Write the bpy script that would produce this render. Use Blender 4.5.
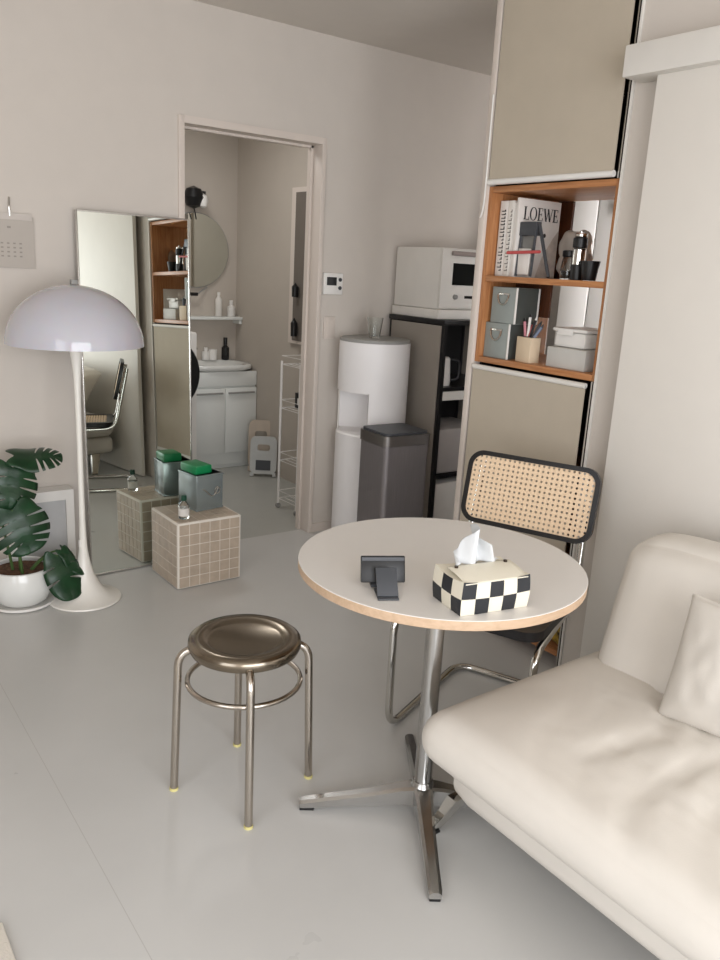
import bpy, bmesh, math, random
from mathutils import Vector, Matrix, noise
random.seed(7)
for o in list(bpy.data.objects): bpy.data.objects.remove(o)
SC = bpy.context.scene
COL = SC.collection
R = math.radians
PI = math.pi

# ------------------------------------------------------------------ camera
cd = bpy.data.cameras.new('camera'); cam = bpy.data.objects.new('camera', cd); COL.objects.link(cam)
cd.sensor_fit = 'AUTO'; cd.sensor_width = 36.0; cd.lens = 806.829 / 960 * 36
cd.clip_start = 0.02
yaw, pit, rol = R(36.56407626), R(14.69168112), R(3.13249165)
fw = Vector((math.sin(yaw)*math.cos(pit), math.cos(yaw)*math.cos(pit), -math.sin(pit)))
rt = Vector((math.cos(yaw), -math.sin(yaw), 0)); up = rt.cross(fw)
r2 = rt*math.cos(rol) + up*math.sin(rol); u2 = -rt*math.sin(rol) + up*math.cos(rol)
m = Matrix((r2, u2, -fw)).transposed().to_4x4(); m.translation = (0, 0, 1.45)
cam.matrix_world = m
SC.camera = cam

# ------------------------------------------------------------------ world, light, exposure
w = bpy.data.worlds.new('world'); SC.world = w; w.use_nodes = True
w.node_tree.nodes['Background'].inputs[0].default_value = (0.80, 0.90, 1.0, 1)
w.node_tree.nodes['Background'].inputs[1].default_value = 1.0
def area(name, loc, rot, sx, sy, power, col):
    l = bpy.data.lights.new(name, 'AREA'); l.shape = 'RECTANGLE'; l.size = sx; l.size_y = sy
    l.energy = power; l.color = col
    o = bpy.data.objects.new(name, l); COL.objects.link(o); o.location = loc; o.rotation_euler = rot
    return o
area('window_daylight', (0.10, -2.07, 1.30), (R(90), 0, 0), 3.0, 2.0, 122, (0.985, 0.995, 1.03))
area('side_fill_light', (-1.62, 0.10, 1.25), (R(90), 0, R(-90)), 1.7, 1.9, 30, (0.985, 0.995, 1.03))  # added fill from the left to brighten the door, sofa and cabinet
kl = area('kitchen_fill_light', (2.62, 1.25, 1.55), (R(90), 0, R(-38)), 0.3, 1.1, 13, (0.99, 0.98, 1.0)); kl.data.spread = R(95)  # added fill to brighten the refrigerator, not a known kitchen lamp
area('washroom_fill_light', (1.9, 4.45, 2.48), (0, 0, 0), 0.5, 0.5, 12, (1.0, 0.985, 0.965))  # unseen light added to lift the dark washroom
SC.view_settings.view_transform = 'Standard'
SC.view_settings.look = 'None'
SC.view_settings.gamma = 1.0
SC.view_settings.use_curve_mapping = False
SC.view_settings.exposure = -0.12

# ------------------------------------------------------------------ materials
def lin(c):
    c = c/255.0
    return c/12.92 if c <= 0.04045 else ((c+0.055)/1.055)**2.4
def L(rgb): return (lin(rgb[0]), lin(rgb[1]), lin(rgb[2]), 1)
MATS = {}
def mat(name, rgb, rough=0.5, metal=0.0, var=0.05, vscale=9.0, bump=0.0, bscale=60.0, spec=0.5, trans=0.0, coat=0.0, stretch=None, ior=1.45, alpha=None, sss=0.0):
    if name in MATS: return MATS[name]
    M = bpy.data.materials.new(name); M.use_nodes = True
    nt = M.node_tree; N = nt.nodes; K = nt.links
    b = N['Principled BSDF']
    b.inputs['Roughness'].default_value = rough; b.inputs['Metallic'].default_value = metal
    b.inputs['Specular IOR Level'].default_value = spec; b.inputs['IOR'].default_value = ior
    b.inputs['Transmission Weight'].default_value = trans; b.inputs['Coat Weight'].default_value = coat
    if sss: b.inputs['Subsurface Weight'].default_value = sss; b.inputs['Subsurface Scale'].default_value = 0.02
    tc = N.new('ShaderNodeTexCoord'); mp = N.new('ShaderNodeMapping')
    K.new(tc.outputs['Object'], mp.inputs['Vector'])
    if stretch: mp.inputs['Scale'].default_value = stretch
    nz = N.new('ShaderNodeTexNoise'); nz.inputs['Scale'].default_value = vscale; nz.inputs['Detail'].default_value = 4
    K.new(mp.outputs['Vector'], nz.inputs['Vector'])
    cr = N.new('ShaderNodeValToRGB'); c = L(rgb)
    cr.color_ramp.elements[0].position = 0.3; cr.color_ramp.elements[1].position = 0.7
    cr.color_ramp.elements[0].color = tuple(x*(1-var) for x in c[:3])+(1,)
    cr.color_ramp.elements[1].color = tuple(min(1, x*(1+var)) for x in c[:3])+(1,)
    K.new(nz.outputs['Fac'], cr.inputs['Fac']); K.new(cr.outputs['Color'], b.inputs['Base Color'])
    if bump:
        n2 = N.new('ShaderNodeTexNoise'); n2.inputs['Scale'].default_value = bscale; n2.inputs['Detail'].default_value = 3
        K.new(mp.outputs['Vector'], n2.inputs['Vector'])
        bp = N.new('ShaderNodeBump'); bp.inputs['Strength'].default_value = bump; bp.inputs['Distance'].default_value = 0.004
        K.new(n2.outputs['Fac'], bp.inputs['Height']); K.new(bp.outputs['Normal'], b.inputs['Normal'])
    MATS[name] = M
    return M
def wood(name, c1, c2, axis=1, rough=0.45):
    if name in MATS: return MATS[name]
    M = bpy.data.materials.new(name); M.use_nodes = True
    nt = M.node_tree; N = nt.nodes; K = nt.links; b = N['Principled BSDF']
    b.inputs['Roughness'].default_value = rough
    tc = N.new('ShaderNodeTexCoord'); mp = N.new('ShaderNodeMapping')
    s = [28, 28, 28]; s[axis] = 2.0; mp.inputs['Scale'].default_value = s
    K.new(tc.outputs['Object'], mp.inputs['Vector'])
    nz = N.new('ShaderNodeTexNoise'); nz.inputs['Scale'].default_value = 3; nz.inputs['Detail'].default_value = 6; nz.inputs['Distortion'].default_value = 0.6
    K.new(mp.outputs['Vector'], nz.inputs['Vector'])
    cr = N.new('ShaderNodeValToRGB'); cr.color_ramp.elements[0].color = L(c1); cr.color_ramp.elements[1].color = L(c2)
    cr.color_ramp.elements[0].position = 0.32; cr.color_ramp.elements[1].position = 0.68
    K.new(nz.outputs['Fac'], cr.inputs['Fac']); K.new(cr.outputs['Color'], b.inputs['Base Color'])
    MATS[name] = M; return M
def floor_mat():
    M = bpy.data.materials.new('grey_floor'); M.use_nodes = True
    nt = M.node_tree; N = nt.nodes; K = nt.links; b = N['Principled BSDF']
    b.inputs['Roughness'].default_value = 0.22; b.inputs['Specular IOR Level'].default_value = 0.5
    tc = N.new('ShaderNodeTexCoord'); sp = N.new('ShaderNodeSeparateXYZ'); K.new(tc.outputs['Object'], sp.inputs[0])
    def mth(op, a, v):
        n = N.new('ShaderNodeMath'); n.operation = op; K.new(a, n.inputs[0]); n.inputs[1].default_value = v; return n.outputs[0]
    fx = mth('ABSOLUTE', mth('SUBTRACT', mth('FRACT', mth('DIVIDE', mth('ADD', sp.outputs[0], 17.478), 1.8), 0), 0.0), 0)
    seam = mth('LESS_THAN', fx, 0.0011)
    br = N.new('ShaderNodeMixRGB'); K.new(seam, br.inputs[0])
    br.inputs[1].default_value = L((206, 205, 202)); br.inputs[2].default_value = L((188, 186, 182))
    nz = N.new('ShaderNodeTexNoise'); nz.inputs['Scale'].default_value = 3.0; nz.inputs['Detail'].default_value = 5
    K.new(tc.outputs['Object'], nz.inputs['Vector'])
    mx = N.new('ShaderNodeMixRGB'); mx.blend_type = 'MULTIPLY'; mx.inputs[0].default_value = 0.12
    K.new(br.outputs[0], mx.inputs[1]); K.new(nz.outputs['Fac'], mx.inputs[2]); K.new(mx.outputs[0], b.inputs['Base Color'])
    rr = N.new('ShaderNodeMapRange'); rr.inputs['To Min'].default_value = 0.24; rr.inputs['To Max'].default_value = 0.36
    K.new(nz.outputs['Fac'], rr.inputs['Value']); K.new(rr.outputs[0], b.inputs['Roughness'])
    n2 = N.new('ShaderNodeTexNoise'); n2.inputs['Scale'].default_value = 14; K.new(tc.outputs['Object'], n2.inputs['Vector'])
    bp = N.new('ShaderNodeBump'); bp.inputs['Strength'].default_value = 0.05; bp.inputs['Distance'].default_value = 0.004
    K.new(n2.outputs['Fac'], bp.inputs['Height']); K.new(bp.outputs['Normal'], b.inputs['Normal'])
    return M
def cane_mat():
    M = bpy.data.materials.new('woven_cane'); M.use_nodes = True
    nt = M.node_tree; N = nt.nodes; K = nt.links; b = N['Principled BSDF']; out = N['Material Output']
    b.inputs['Roughness'].default_value = 0.55
    tc = N.new('ShaderNodeTexCoord'); sp = N.new('ShaderNodeSeparateXYZ'); K.new(tc.outputs['UV'], sp.inputs[0])
    def mth(op, a, v=None):
        n = N.new('ShaderNodeMath'); n.operation = op
        if hasattr(a, 'links'): K.new(a, n.inputs[0])
        else: n.inputs[0].default_value = a
        if v is not None:
            if hasattr(v, 'links'): K.new(v, n.inputs[1])
            else: n.inputs[1].default_value = v
        return n.outputs[0]
    P = 0.0172
    fx = mth('SUBTRACT', mth('FRACT', mth('DIVIDE', mth('ADD', sp.outputs[0], 10), P)), 0.5)
    fy = mth('SUBTRACT', mth('FRACT', mth('DIVIDE', mth('ADD', sp.outputs[1], 10), P)), 0.5)
    d2 = mth('ADD', mth('MULTIPLY', fx, fx), mth('MULTIPLY', fy, fy))
    hole = mth('LESS_THAN', d2, 0.058)
    wv = N.new('ShaderNodeTexNoise'); wv.inputs['Scale'].default_value = 140; K.new(tc.outputs['UV'], wv.inputs['Vector'])
    cr = N.new('ShaderNodeValToRGB'); cr.color_ramp.elements[0].color = L((206, 174, 138)); cr.color_ramp.elements[1].color = L((240, 216, 186))
    K.new(wv.outputs['Fac'], cr.inputs['Fac']); K.new(cr.outputs['Color'], b.inputs['Base Color'])
    tr = N.new('ShaderNodeBsdfTransparent'); mx = N.new('ShaderNodeMixShader')
    K.new(hole, mx.inputs[0]); K.new(b.outputs[0], mx.inputs[1]); K.new(tr.outputs[0], mx.inputs[2]); K.new(mx.outputs[0], out.inputs[0])
    return M
def glass_mat(name, rgb, rough=0.02, ior=1.45):
    M = bpy.data.materials.new(name); M.use_nodes = True
    b = M.node_tree.nodes['Principled BSDF']
    b.inputs['Base Color'].default_value = L(rgb); b.inputs['Transmission Weight'].default_value = 1.0
    b.inputs['Roughness'].default_value = rough; b.inputs['IOR'].default_value = ior
    return M

WALL = mat('warm_white_wall', (207, 199, 190), 0.85, bump=0.10, bscale=220, var=0.012, spec=0.25)
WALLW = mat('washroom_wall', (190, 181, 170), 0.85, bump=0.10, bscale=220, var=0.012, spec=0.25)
CEIL = mat('ceiling_paper', (214, 207, 198), 0.9, bump=0.1, bscale=200, var=0.01, spec=0.2)
TRIM = mat('trim_paint', (214, 203, 193), 0.45, var=0.01)
DOORW = mat('door_panel_white', (232, 227, 219), 0.5, var=0.01)
FLOOR = floor_mat()
WHITE = mat('white_plastic', (232, 229, 224), 0.35, var=0.01)
WHITEM = mat('white_matt', (225, 221, 214), 0.6, var=0.02)
IVORY = mat('ivory_enamel', (238, 234, 226), 0.28, var=0.01, coat=0.3)
BLACK = mat('black_plastic', (24, 24, 25), 0.35, var=0.15)
BLACKW = mat('black_lacquer', (22, 20, 20), 0.35, var=0.2, stretch=(1, 8, 1))
CHROME = mat('chrome', (205, 203, 198), 0.10, 1.0, var=0.02)
STEEL = mat('stainless_steel', (186, 178, 168), 0.20, 1.0, var=0.05, vscale=4, bump=0.02, bscale=90)
ALU = mat('polished_aluminium', (185, 184, 182), 0.22, 1.0, var=0.04)
LEATHER = mat('cream_leather', (219, 213, 204), 0.45, bump=0.07, bscale=260, var=0.02, spec=0.45)
LEATHERP = mat('pillow_leather', (208, 202, 193), 0.5, bump=0.07, bscale=260, var=0.02, spec=0.4)
LAMIN = mat('grey_white_laminate', (224, 220, 215), 0.32, var=0.01)
BIRCH = wood('birch_edge', (184, 156, 128), (198, 170, 142), 0)
SHELFW = wood('orange_brown_wood', (160, 104, 62), (190, 134, 88), 1, 0.4)
SHELFV = wood('orange_brown_wood_upright', (160, 104, 62), (190, 134, 88), 2, 0.4)
DARKW = wood('dark_brown_wood', (70, 38, 20), (92, 52, 30), 2, 0.5)
BLIND = mat('blind_fabric', (186, 175, 158), 0.8, bump=0.15, bscale=400, var=0.02, spec=0.2)
LEAF = mat('leaf_green', (24, 58, 32), 0.32, var=0.35, vscale=14, bump=0.1, bscale=30)
STEM = mat('stem_green', (70, 96, 48), 0.5, var=0.2)
SOIL = mat('brown_soil', (98, 70, 52), 0.95, var=0.5, vscale=60, bump=1.0, bscale=120)
GROUT = mat('white_grout', (226, 219, 208), 0.7, var=0.03)
TILE = mat('beige_tile', (184, 168, 150), 0.4, var=0.10, vscale=20, bump=0.2, bscale=90)
SEATSTEEL = mat('seat_steel', (138, 128, 114), 0.2, 1.0, var=0.06, vscale=4)
SERVER = mat('server_white', (240, 237, 236), 0.4, var=0.01)
GREEN = mat('green_plastic', (14, 128, 74), 0.35, var=0.08)
DKGREEN = mat('dark_green_cap', (16, 66, 48), 0.35, var=0.1)
TINM = mat('sheet_tin', (150, 160, 160), 0.25, 0.55, var=0.08, vscale=6, bump=0.06, bscale=25)
GREYBOX = mat('grey_green_fabric', (146, 152, 148), 0.6, var=0.06, bump=0.15, bscale=150)
GREYP = mat('mid_grey_plastic', (150, 149, 145), 0.5, var=0.03)
DKGREY = mat('dark_grey_plastic', (66, 68, 72), 0.45, var=0.08)
DKSTEEL = mat('dark_brushed_steel', (134, 129, 130), 0.36, 0.5, var=0.06, stretch=(30, 30, 1), bump=0.02)
OPAL = mat('opal_acrylic', (196, 195, 203), 0.12, var=0.01, coat=0.5, sss=0.3)
PAPER = mat('off_white_paper', (222, 217, 211), 0.7, var=0.02)
TISSUE = mat('tissue_paper', (212, 214, 215), 0.8, var=0.02, bump=0.3, bscale=60)
INK = mat('dark_ink', (40, 38, 40), 0.6, var=0.05)
FAINT = mat('faint_ink', (152, 145, 138), 0.7, var=0.02)
RED = mat('coral_red', (196, 84, 84), 0.5, var=0.05)
CREAMC = mat('cream_cover', (224, 217, 199), 0.45, bump=0.1, bscale=200, var=0.02)
BLACKC = mat('black_cover', (38, 40, 44), 0.45, bump=0.1, bscale=200, var=0.1)
TAN = mat('tan_card', (216, 196, 168), 0.6, var=0.04)
SCREEN = mat('dark_glass', (14, 17, 18), 0.12, var=0.1)
PORC = mat('porcelain', (228, 228, 224), 0.15, var=0.01, coat=0.4)
VAN = mat('vanity_white', (228, 230, 226), 0.35, var=0.01)
CALP = mat('calendar_paper', (184, 176, 167), 0.8, var=0.02)
BAGP = mat('crumpled_bag', (196, 188, 178), 0.75, var=0.08, bump=0.8, bscale=22)
RACKP = mat('grey_rack_panel', (158, 150, 140), 0.55, var=0.02)
YELLOWR = mat('yellowed_rubber', (214, 204, 140), 0.6, var=0.05)
RUG = mat('cream_rug', (240, 234, 224), 0.95, bump=0.5, bscale=260, var=0.04)
PINK = mat('pink_plastic', (196, 130, 140), 0.5, var=0.05)
CANE = cane_mat()
GLASS = glass_mat('clear_glass', (245, 248, 247))
SMOKEG = glass_mat('smoky_clear_plastic', (226, 234, 233), 0.04, 1.3)
MIRROR = mat('mirror_silver', (226, 230, 224), 0.004, 1.0, var=0.004)
COLOURED = mat('coloured_package', (150, 120, 40), 0.5, var=0.9, vscale=40)

# ------------------------------------------------------------------ mesh builder
class MB:
    def __init__(s): s.bm = bmesh.new(); s.mats = []
    def mi(s, m):
        if m is None: return 0
        if m not in s.mats: s.mats.append(m)
        return s.mats.index(m)
    def merge(s, b, m=None, M=None):
        k = s.mi(m)
        if M is not None: b.transform(M)
        vm = {}
        for v in b.verts: vm[v] = s.bm.verts.new(v.co)
        for f in b.faces:
            try:
                nf = s.bm.faces.new([vm[v] for v in f.verts]); nf.material_index = k; nf.smooth = True
            except ValueError: pass
        b.free()
        return s
    def box(s, x0, x1, y0, y1, z0, z1, m=None, bev=0.0, seg=2, M=None):
        b = bmesh.new(); bmesh.ops.create_cube(b, size=1)
        for v in b.verts:
            v.co = Vector((x0+(v.co.x+.5)*(x1-x0), y0+(v.co.y+.5)*(y1-y0), z0+(v.co.z+.5)*(z1-z0)))
        if bev > 0:
            bmesh.ops.bevel(b, geom=list(b.edges), offset=bev, segments=seg, profile=0.5, affect='EDGES')
        return s.merge(b, m, M)
    def cyl(s, x, y, z0, z1, r, m=None, seg=32, r1=None, M=None, bev=0.0):
        r1 = r if r1 is None else r1
        if bev > 0:
            return s.lathe([(0, z0), (r-bev, z0), (r, z0+bev), (r1, z1-bev), (r1-bev, z1), (0, z1)], x, y, m, seg, M)
        return s.lathe([(0, z0), (r, z0), (r1, z1), (0, z1)], x, y, m, seg, M)
    def lathe(s, prof, x=0, y=0, m=None, seg=48, M=None):
        b = bmesh.new(); rings = []
        for (r, z) in prof:
            if r < 1e-6: rings.append([b.verts.new((x, y, z))])
            else: rings.append([b.verts.new((x+r*math.cos(2*PI*k/seg), y+r*math.sin(2*PI*k/seg), z)) for k in range(seg)])
        for a, c in zip(rings[:-1], rings[1:]):
            for k in range(seg):
                k2 = (k+1) % seg
                if len(a) == 1 and len(c) == 1: continue
                if len(a) == 1: b.faces.new((a[0], c[k2], c[k]))
                elif len(c) == 1: b.faces.new((a[k], a[k2], c[0]))
                else: b.faces.new((a[k], a[k2], c[k2], c[k]))
        bmesh.ops.recalc_face_normals(b, faces=b.faces)
        return s.merge(b, m, M)
    def tube(s, pts, r, m=None, seg=12, closed=False, rad=None, M=None):
        b = bmesh.new(); P = [Vector(p) for p in pts]; n = len(P); rings = []
        prevu = None
        for i, p in enumerate(P):
            if closed: t = (P[(i+1) % n]-P[i-1]).normalized()
            else: t = (P[min(i+1, n-1)]-P[max(i-1, 0)]).normalized()
            if prevu is None:
                a = Vector((0, 0, 1)) if abs(t.z) < 0.9 else Vector((1, 0, 0))
                u = t.cross(a).normalized()
            else: u = (prevu - t*prevu.dot(t)).normalized()
            prevu = u; v = t.cross(u)
            rr = rad[i] if rad else r
            rings.append([b.verts.new(p + (u*math.cos(2*PI*k/seg)+v*math.sin(2*PI*k/seg))*rr) for k in range(seg)])
        pairs = list(zip(rings[:-1], rings[1:]))
        if closed: pairs.append((rings[-1], rings[0]))
        for a, c in pairs:
            for k in range(seg):
                k2 = (k+1) % seg; b.faces.new((a[k], a[k2], c[k2], c[k]))
        if not closed:
            b.faces.new(rings[0][::-1]); b.faces.new(rings[-1])
        bmesh.ops.recalc_face_normals(b, faces=b.faces)
        return s.merge(b, m, M)
    def prism(s, poly, z0, z1, m=None, M=None):
        b = bmesh.new()
        lo = [b.verts.new((p[0], p[1], z0)) for p in poly]; hi = [b.verts.new((p[0], p[1], z1)) for p in poly]
        n = len(poly)
        for k in range(n): b.faces.new((lo[k], lo[(k+1) % n], hi[(k+1) % n], hi[k]))
        b.faces.new(lo[::-1]); b.faces.new(hi)
        bmesh.ops.recalc_face_normals(b, faces=b.faces)
        return s.merge(b, m, M)
    def ring(s, outer, inner, t0, t1, m=None, M=None):
        b = bmesh.new(); n = len(outer)
        A = [b.verts.new((p[0], p[1], t0)) for p in outer]; B = [b.verts.new((p[0], p[1], t1)) for p in outer]
        Cc = [b.verts.new((p[0], p[1], t0)) for p in inner]; D = [b.verts.new((p[0], p[1], t1)) for p in inner]
        for k in range(n):
            j = (k+1) % n
            b.faces.new((A[k], A[j], B[j], B[k])); b.faces.new((B[k], B[j], D[j], D[k]))
            b.faces.new((D[k], D[j], Cc[j], Cc[k])); b.faces.new((Cc[k], Cc[j], A[j], A[k]))
        bmesh.ops.recalc_face_normals(b, faces=b.faces)
        return s.merge(b, m, M)
    def cushion(s, sx, sy, sz, r, n=24, fn=None, m=None, M=None):
        b = bmesh.new(); bmesh.ops.create_cube(b, size=1)
        bmesh.ops.subdivide_edges(b, edges=list(b.edges), cuts=n-1, use_grid_fill=True)
        hs = Vector((sx/2, sy/2, sz/2)); inn = Vector((max(hs.x-r, 0), max(hs.y-r, 0), max(hs.z-r, 0)))
        for v in b.verts:
            p = Vector((v.co.x*sx, v.co.y*sy, v.co.z*sz))
            q = Vector((max(-inn.x, min(inn.x, p.x)), max(-inn.y, min(inn.y, p.y)), max(-inn.z, min(inn.z, p.z))))
            d = p-q
            if d.length > 1e-9: p = q + d.normalized()*r
            if fn: p = fn(p, Vector((v.co.x*2, v.co.y*2, v.co.z*2)))
            v.co = p
        bmesh.ops.recalc_face_normals(b, faces=b.faces)
        return s.merge(b, m, M)
    def build(s, name, m=None, parent=None, loc=(0, 0, 0), rz=0.0, sharp=38, rot=None):
        me = bpy.data.meshes.new(name)
        s.bm.to_mesh(me); s.bm.free()
        ms = s.mats if s.mats else [m]
        if m is not None and s.mats: pass
        for q in ms: me.materials.append(q)
        for p in me.polygons: p.use_smooth = True
        me.set_sharp_from_angle(angle=R(sharp))
        o = bpy.data.objects.new(name, me); COL.objects.link(o)
        if parent: o.parent = parent
        o.location = loc; o.rotation_euler = rot if rot else (0, 0, rz)
        return o
def thing(name, label, cat, loc=(0, 0, 0), rz=0.0, group=None):
    o = bpy.data.objects.new(name, None); COL.objects.link(o); o.empty_display_size = 0.05
    o.location = loc; o.rotation_euler = (0, 0, rz); o['label'] = label; o['category'] = cat
    if group: o['group'] = group
    return o
def tag(o, label, cat, group=None):
    o['label'] = label; o['category'] = cat
    if group: o['group'] = group
    return o
def struct(name, mb, m=None):
    o = mb.build(name, m); o['kind'] = 'structure'; return o
def dup(root, loc, rz, label=None):
    r = root.copy(); COL.objects.link(r); r.location = loc; r.rotation_euler = (0, 0, rz)
    if label: r['label'] = label
    for ch in list(root.children):
        c = ch.copy(); COL.objects.link(c); c.parent = r
        for g in list(ch.children):
            d = g.copy(); COL.objects.link(d); d.parent = c
    return r
def fillet(pts, rad, n=6):
    out = [Vector(pts[0])]
    for i in range(1, len(pts)-1):
        a, b, c = Vector(pts[i-1]), Vector(pts[i]), Vector(pts[i+1])
        u = (a-b).normalized(); v = (c-b).normalized()
        r = rad[i-1] if isinstance(rad, (list, tuple)) else rad
        p0 = b+u*r; p2 = b+v*r
        for k in range(n+1):
            t = k/n; out.append(p0*(1-t)**2 + b*2*t*(1-t) + p2*t*t)
    out.append(Vector(pts[-1])); return out
def rrect(w, h, r, n=8):
    pts = []
    for cx, cy, a0 in ((w/2-r, h/2-r, 0), (-w/2+r, h/2-r, 90), (-w/2+r, -h/2+r, 180), (w/2-r, -h/2+r, 270)):
        for k in range(n+1):
            a = R(a0+90*k/n); pts.append((cx+r*math.cos(a), cy+r*math.sin(a)))
    return pts
def basis(x, y, z, o): # columns x,y,z with origin
    M = Matrix((Vector(x), Vector(y), Vector(z))).transposed().to_4x4(); M.translation = Vector(o); return M

# ------------------------------------------------------------------ structure
YA, XB, HC = 3.625, 2.30, 2.531
struct('floor', MB().box(-1.75, 3.9, -2.25, 3.69, -0.06, 0.0), FLOOR)
struct('floor_washroom', MB().box(-1.75, 3.9, 3.6905, 5.6, -0.06, -0.0005), mat('washroom_floor_dimmed', (176, 176, 170), 0.3, var=0.02))  # darker copy of the room floor; washroom dimness is put into its colour
struct('ceiling', MB().box(-1.75, 3.9, -2.25, 5.6, HC, HC+0.06), CEIL)
ox0, ox1, oz = 1.605, 2.338, 2.035          # doorway in the back wall
b = MB(); b.box(-1.75, ox0-.02, YA, YA+.1, 0, HC); b.box(ox0-.02, ox1+.018, YA, YA+.1, oz+.02, HC); b.box(ox1+.018, 3.9, YA, YA+.1, 0, HC)
struct('wall_back', b, WALL)
b = MB(); b.box(XB, XB+.1, -2.25, 1.762, 0, HC); struct('wall_right', b, WALL)
b = MB(); b.box(-1.75, -1.65, -2.25, -.8, 0, HC); b.box(-1.75, -1.65, 1.0, YA, 0, HC); b.box(-1.75, -1.65, -.8, 1.0, 0, .25); b.box(-1.75, -1.65, -.8, 1.0, 2.25, HC)
struct('wall_left', b, WALL)
b = MB()
for a0, a1, c0, c1 in ((-.8, -.75, .25, 2.25), (.95, 1.0, .25, 2.25), (-.8, 1.0, .25, .30), (-.8, 1.0, 2.20, 2.25), (.075, .125, .25, 2.25)): b.box(-1.73, -1.67, a0, a1, c0, c1)
struct('added_window', b, WHITE)  # unseen window added to go with the side fill light
wx0, wx1, wz0, wz1 = -1.35, 2.05, 0.25, 2.35
b = MB(); b.box(-1.75, wx0, -2.25, -2.15, 0, HC); b.box(wx1, 2.4, -2.25, -2.15, 0, HC); b.box(wx0, wx1, -2.25, -2.15, 0, wz0); b.box(wx0, wx1, -2.25, -2.15, wz1, HC)
struct('wall_front', b, WALL)
b = MB()
for a0, a1, c0, c1 in ((wx0, wx0+.05, wz0, wz1), (wx1-.05, wx1, wz0, wz1), (wx0, wx1, wz0, wz0+.05), (wx0, wx1, wz1-.05, wz1), (.325, .375, wz0, wz1)):
    b.box(a0, a1, -2.23, -2.17, c0, c1)
struct('window_1', b, WHITE)
b = MB(); b.box(3.8, 3.9, 0.8, YA, 0, HC); b.box(2.4, 3.8, 0.8, 0.9, 0, HC); struct('wall_kitchen', b, WALL)
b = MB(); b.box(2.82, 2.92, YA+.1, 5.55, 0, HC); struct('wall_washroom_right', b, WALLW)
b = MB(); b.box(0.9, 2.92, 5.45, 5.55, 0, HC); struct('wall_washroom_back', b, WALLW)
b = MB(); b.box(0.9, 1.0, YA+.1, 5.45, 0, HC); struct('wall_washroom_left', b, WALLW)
# door frame
b = MB()
b.box(ox0-.03, ox0, YA-.012, YA+.112, 0, oz+.03, bev=.003); b.box(ox1, ox1+.025, YA-.012, YA+.112, 0, oz+.03, bev=.003)
b.box(ox0-.004, ox1+.004, YA-.011, YA+.112, oz-.001, oz+.03)
b.box(ox0, ox0+.012, YA+.075, YA+.108, 0, oz); b.box(ox1-.012, ox1, YA+.075, YA+.108, 0, oz); b.box(ox0, ox1, YA+.075, YA+.108, oz-.012, oz)
struct('trim_1', b, TRIM)
b = MB(); b.box(ox1+.026, 2.8, YA-.008, YA, 0, .05); b.box(-1.65, ox0-.031, YA-.008, YA, 0, .05)
struct('baseboard_back', b, TRIM)
# white post ending the partition, sliding door panel, rail cover
struct('trim_2', MB().box(2.285, 2.72, 2.373, 2.403, 0, HC, bev=.004), TRIM)
struct('trim_3', MB().box(2.29, 2.36, 1.7625, 1.768, 0, HC), WHITEM)
struct('door_1', MB().box(2.235, 2.26, -0.5, 1.637, 0.008, 2.075, bev=.002), DOORW)
struct('trim_4', MB().box(2.195, 2.299, -0.6, 1.735, 2.053, 2.143, bev=.004), WHITEM)

# ------------------------------------------------------------------ partition shelf cabinet
cx0, cx1 = 2.30, 2.69
cy0, cy1 = 1.769, 2.372
cab = thing('shelf_cabinet', 'floor to ceiling orange brown wood shelf cabinet beside the white sliding door', 'cabinet', (2.30, 2.07, 0))
def cl(y): return y-2.07
d = cx1-cx0
zb, zt, zm = 1.113, 1.777, 1.449
MB().box(0, d, cl(cy1)-.018, cl(cy1), zb, zt, bev=.001).build('side_panel', SHELFV, cab)
MB().box(0, d, cl(cy0), cl(cy0)+.018, zb, zt, bev=.001).build('side_panel', SHELFV, cab)
for z0, z1 in ((zb, zb+.022), (zm-.022, zm), (zt-.022, zt)):
    MB().box(.002, d, cl(cy0)+.018, cl(cy1)-.018, z0, z1, bev=.001).build('shelf_board', SHELFW, cab)
for z0 in (.045, .42, .76, 2.13):
    MB().box(.03, d, cl(cy0)+.012, cl(cy1)-.012, z0, z0+.022, bev=.001).build('shelf_board', SHELFW, cab)
MB().box(d-.012, d, cl(2.277), cl(cy1)-.018, zm+.001, zt-.023).build('back_panel', DARKW, cab)
MB().box(.175, .187, cl(2.168), cl(cy1)-.0185, 1.30, zm-.023).build('hanging_panel', DARKW, cab)
for z0, z1 in ((.001, zb-.001), (zt+.001, HC-.001)):
    p = MB().box(.006, d, cl(cy0), cl(cy0)+.012, z0, z1); p.build('dark_upright', mat('dark_upright', (64, 54, 46), .5), cab)
    MB().box(.03, d, cl(cy1)-.012, cl(cy1), z0, z1).build('dark_upright', BLACK, cab)
    MB().box(.0, .010, cl(cy0)+.0125, cl(cy0)+.018, z0, z1).build('chrome_rail', CHROME, cab)
    MB().box(d-.008, d, cl(cy0)+.012, cl(cy1)-.012, z0, z1).build('dark_backing', mat('dark_backing', (58, 52, 46), 0.7), cab)

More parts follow.
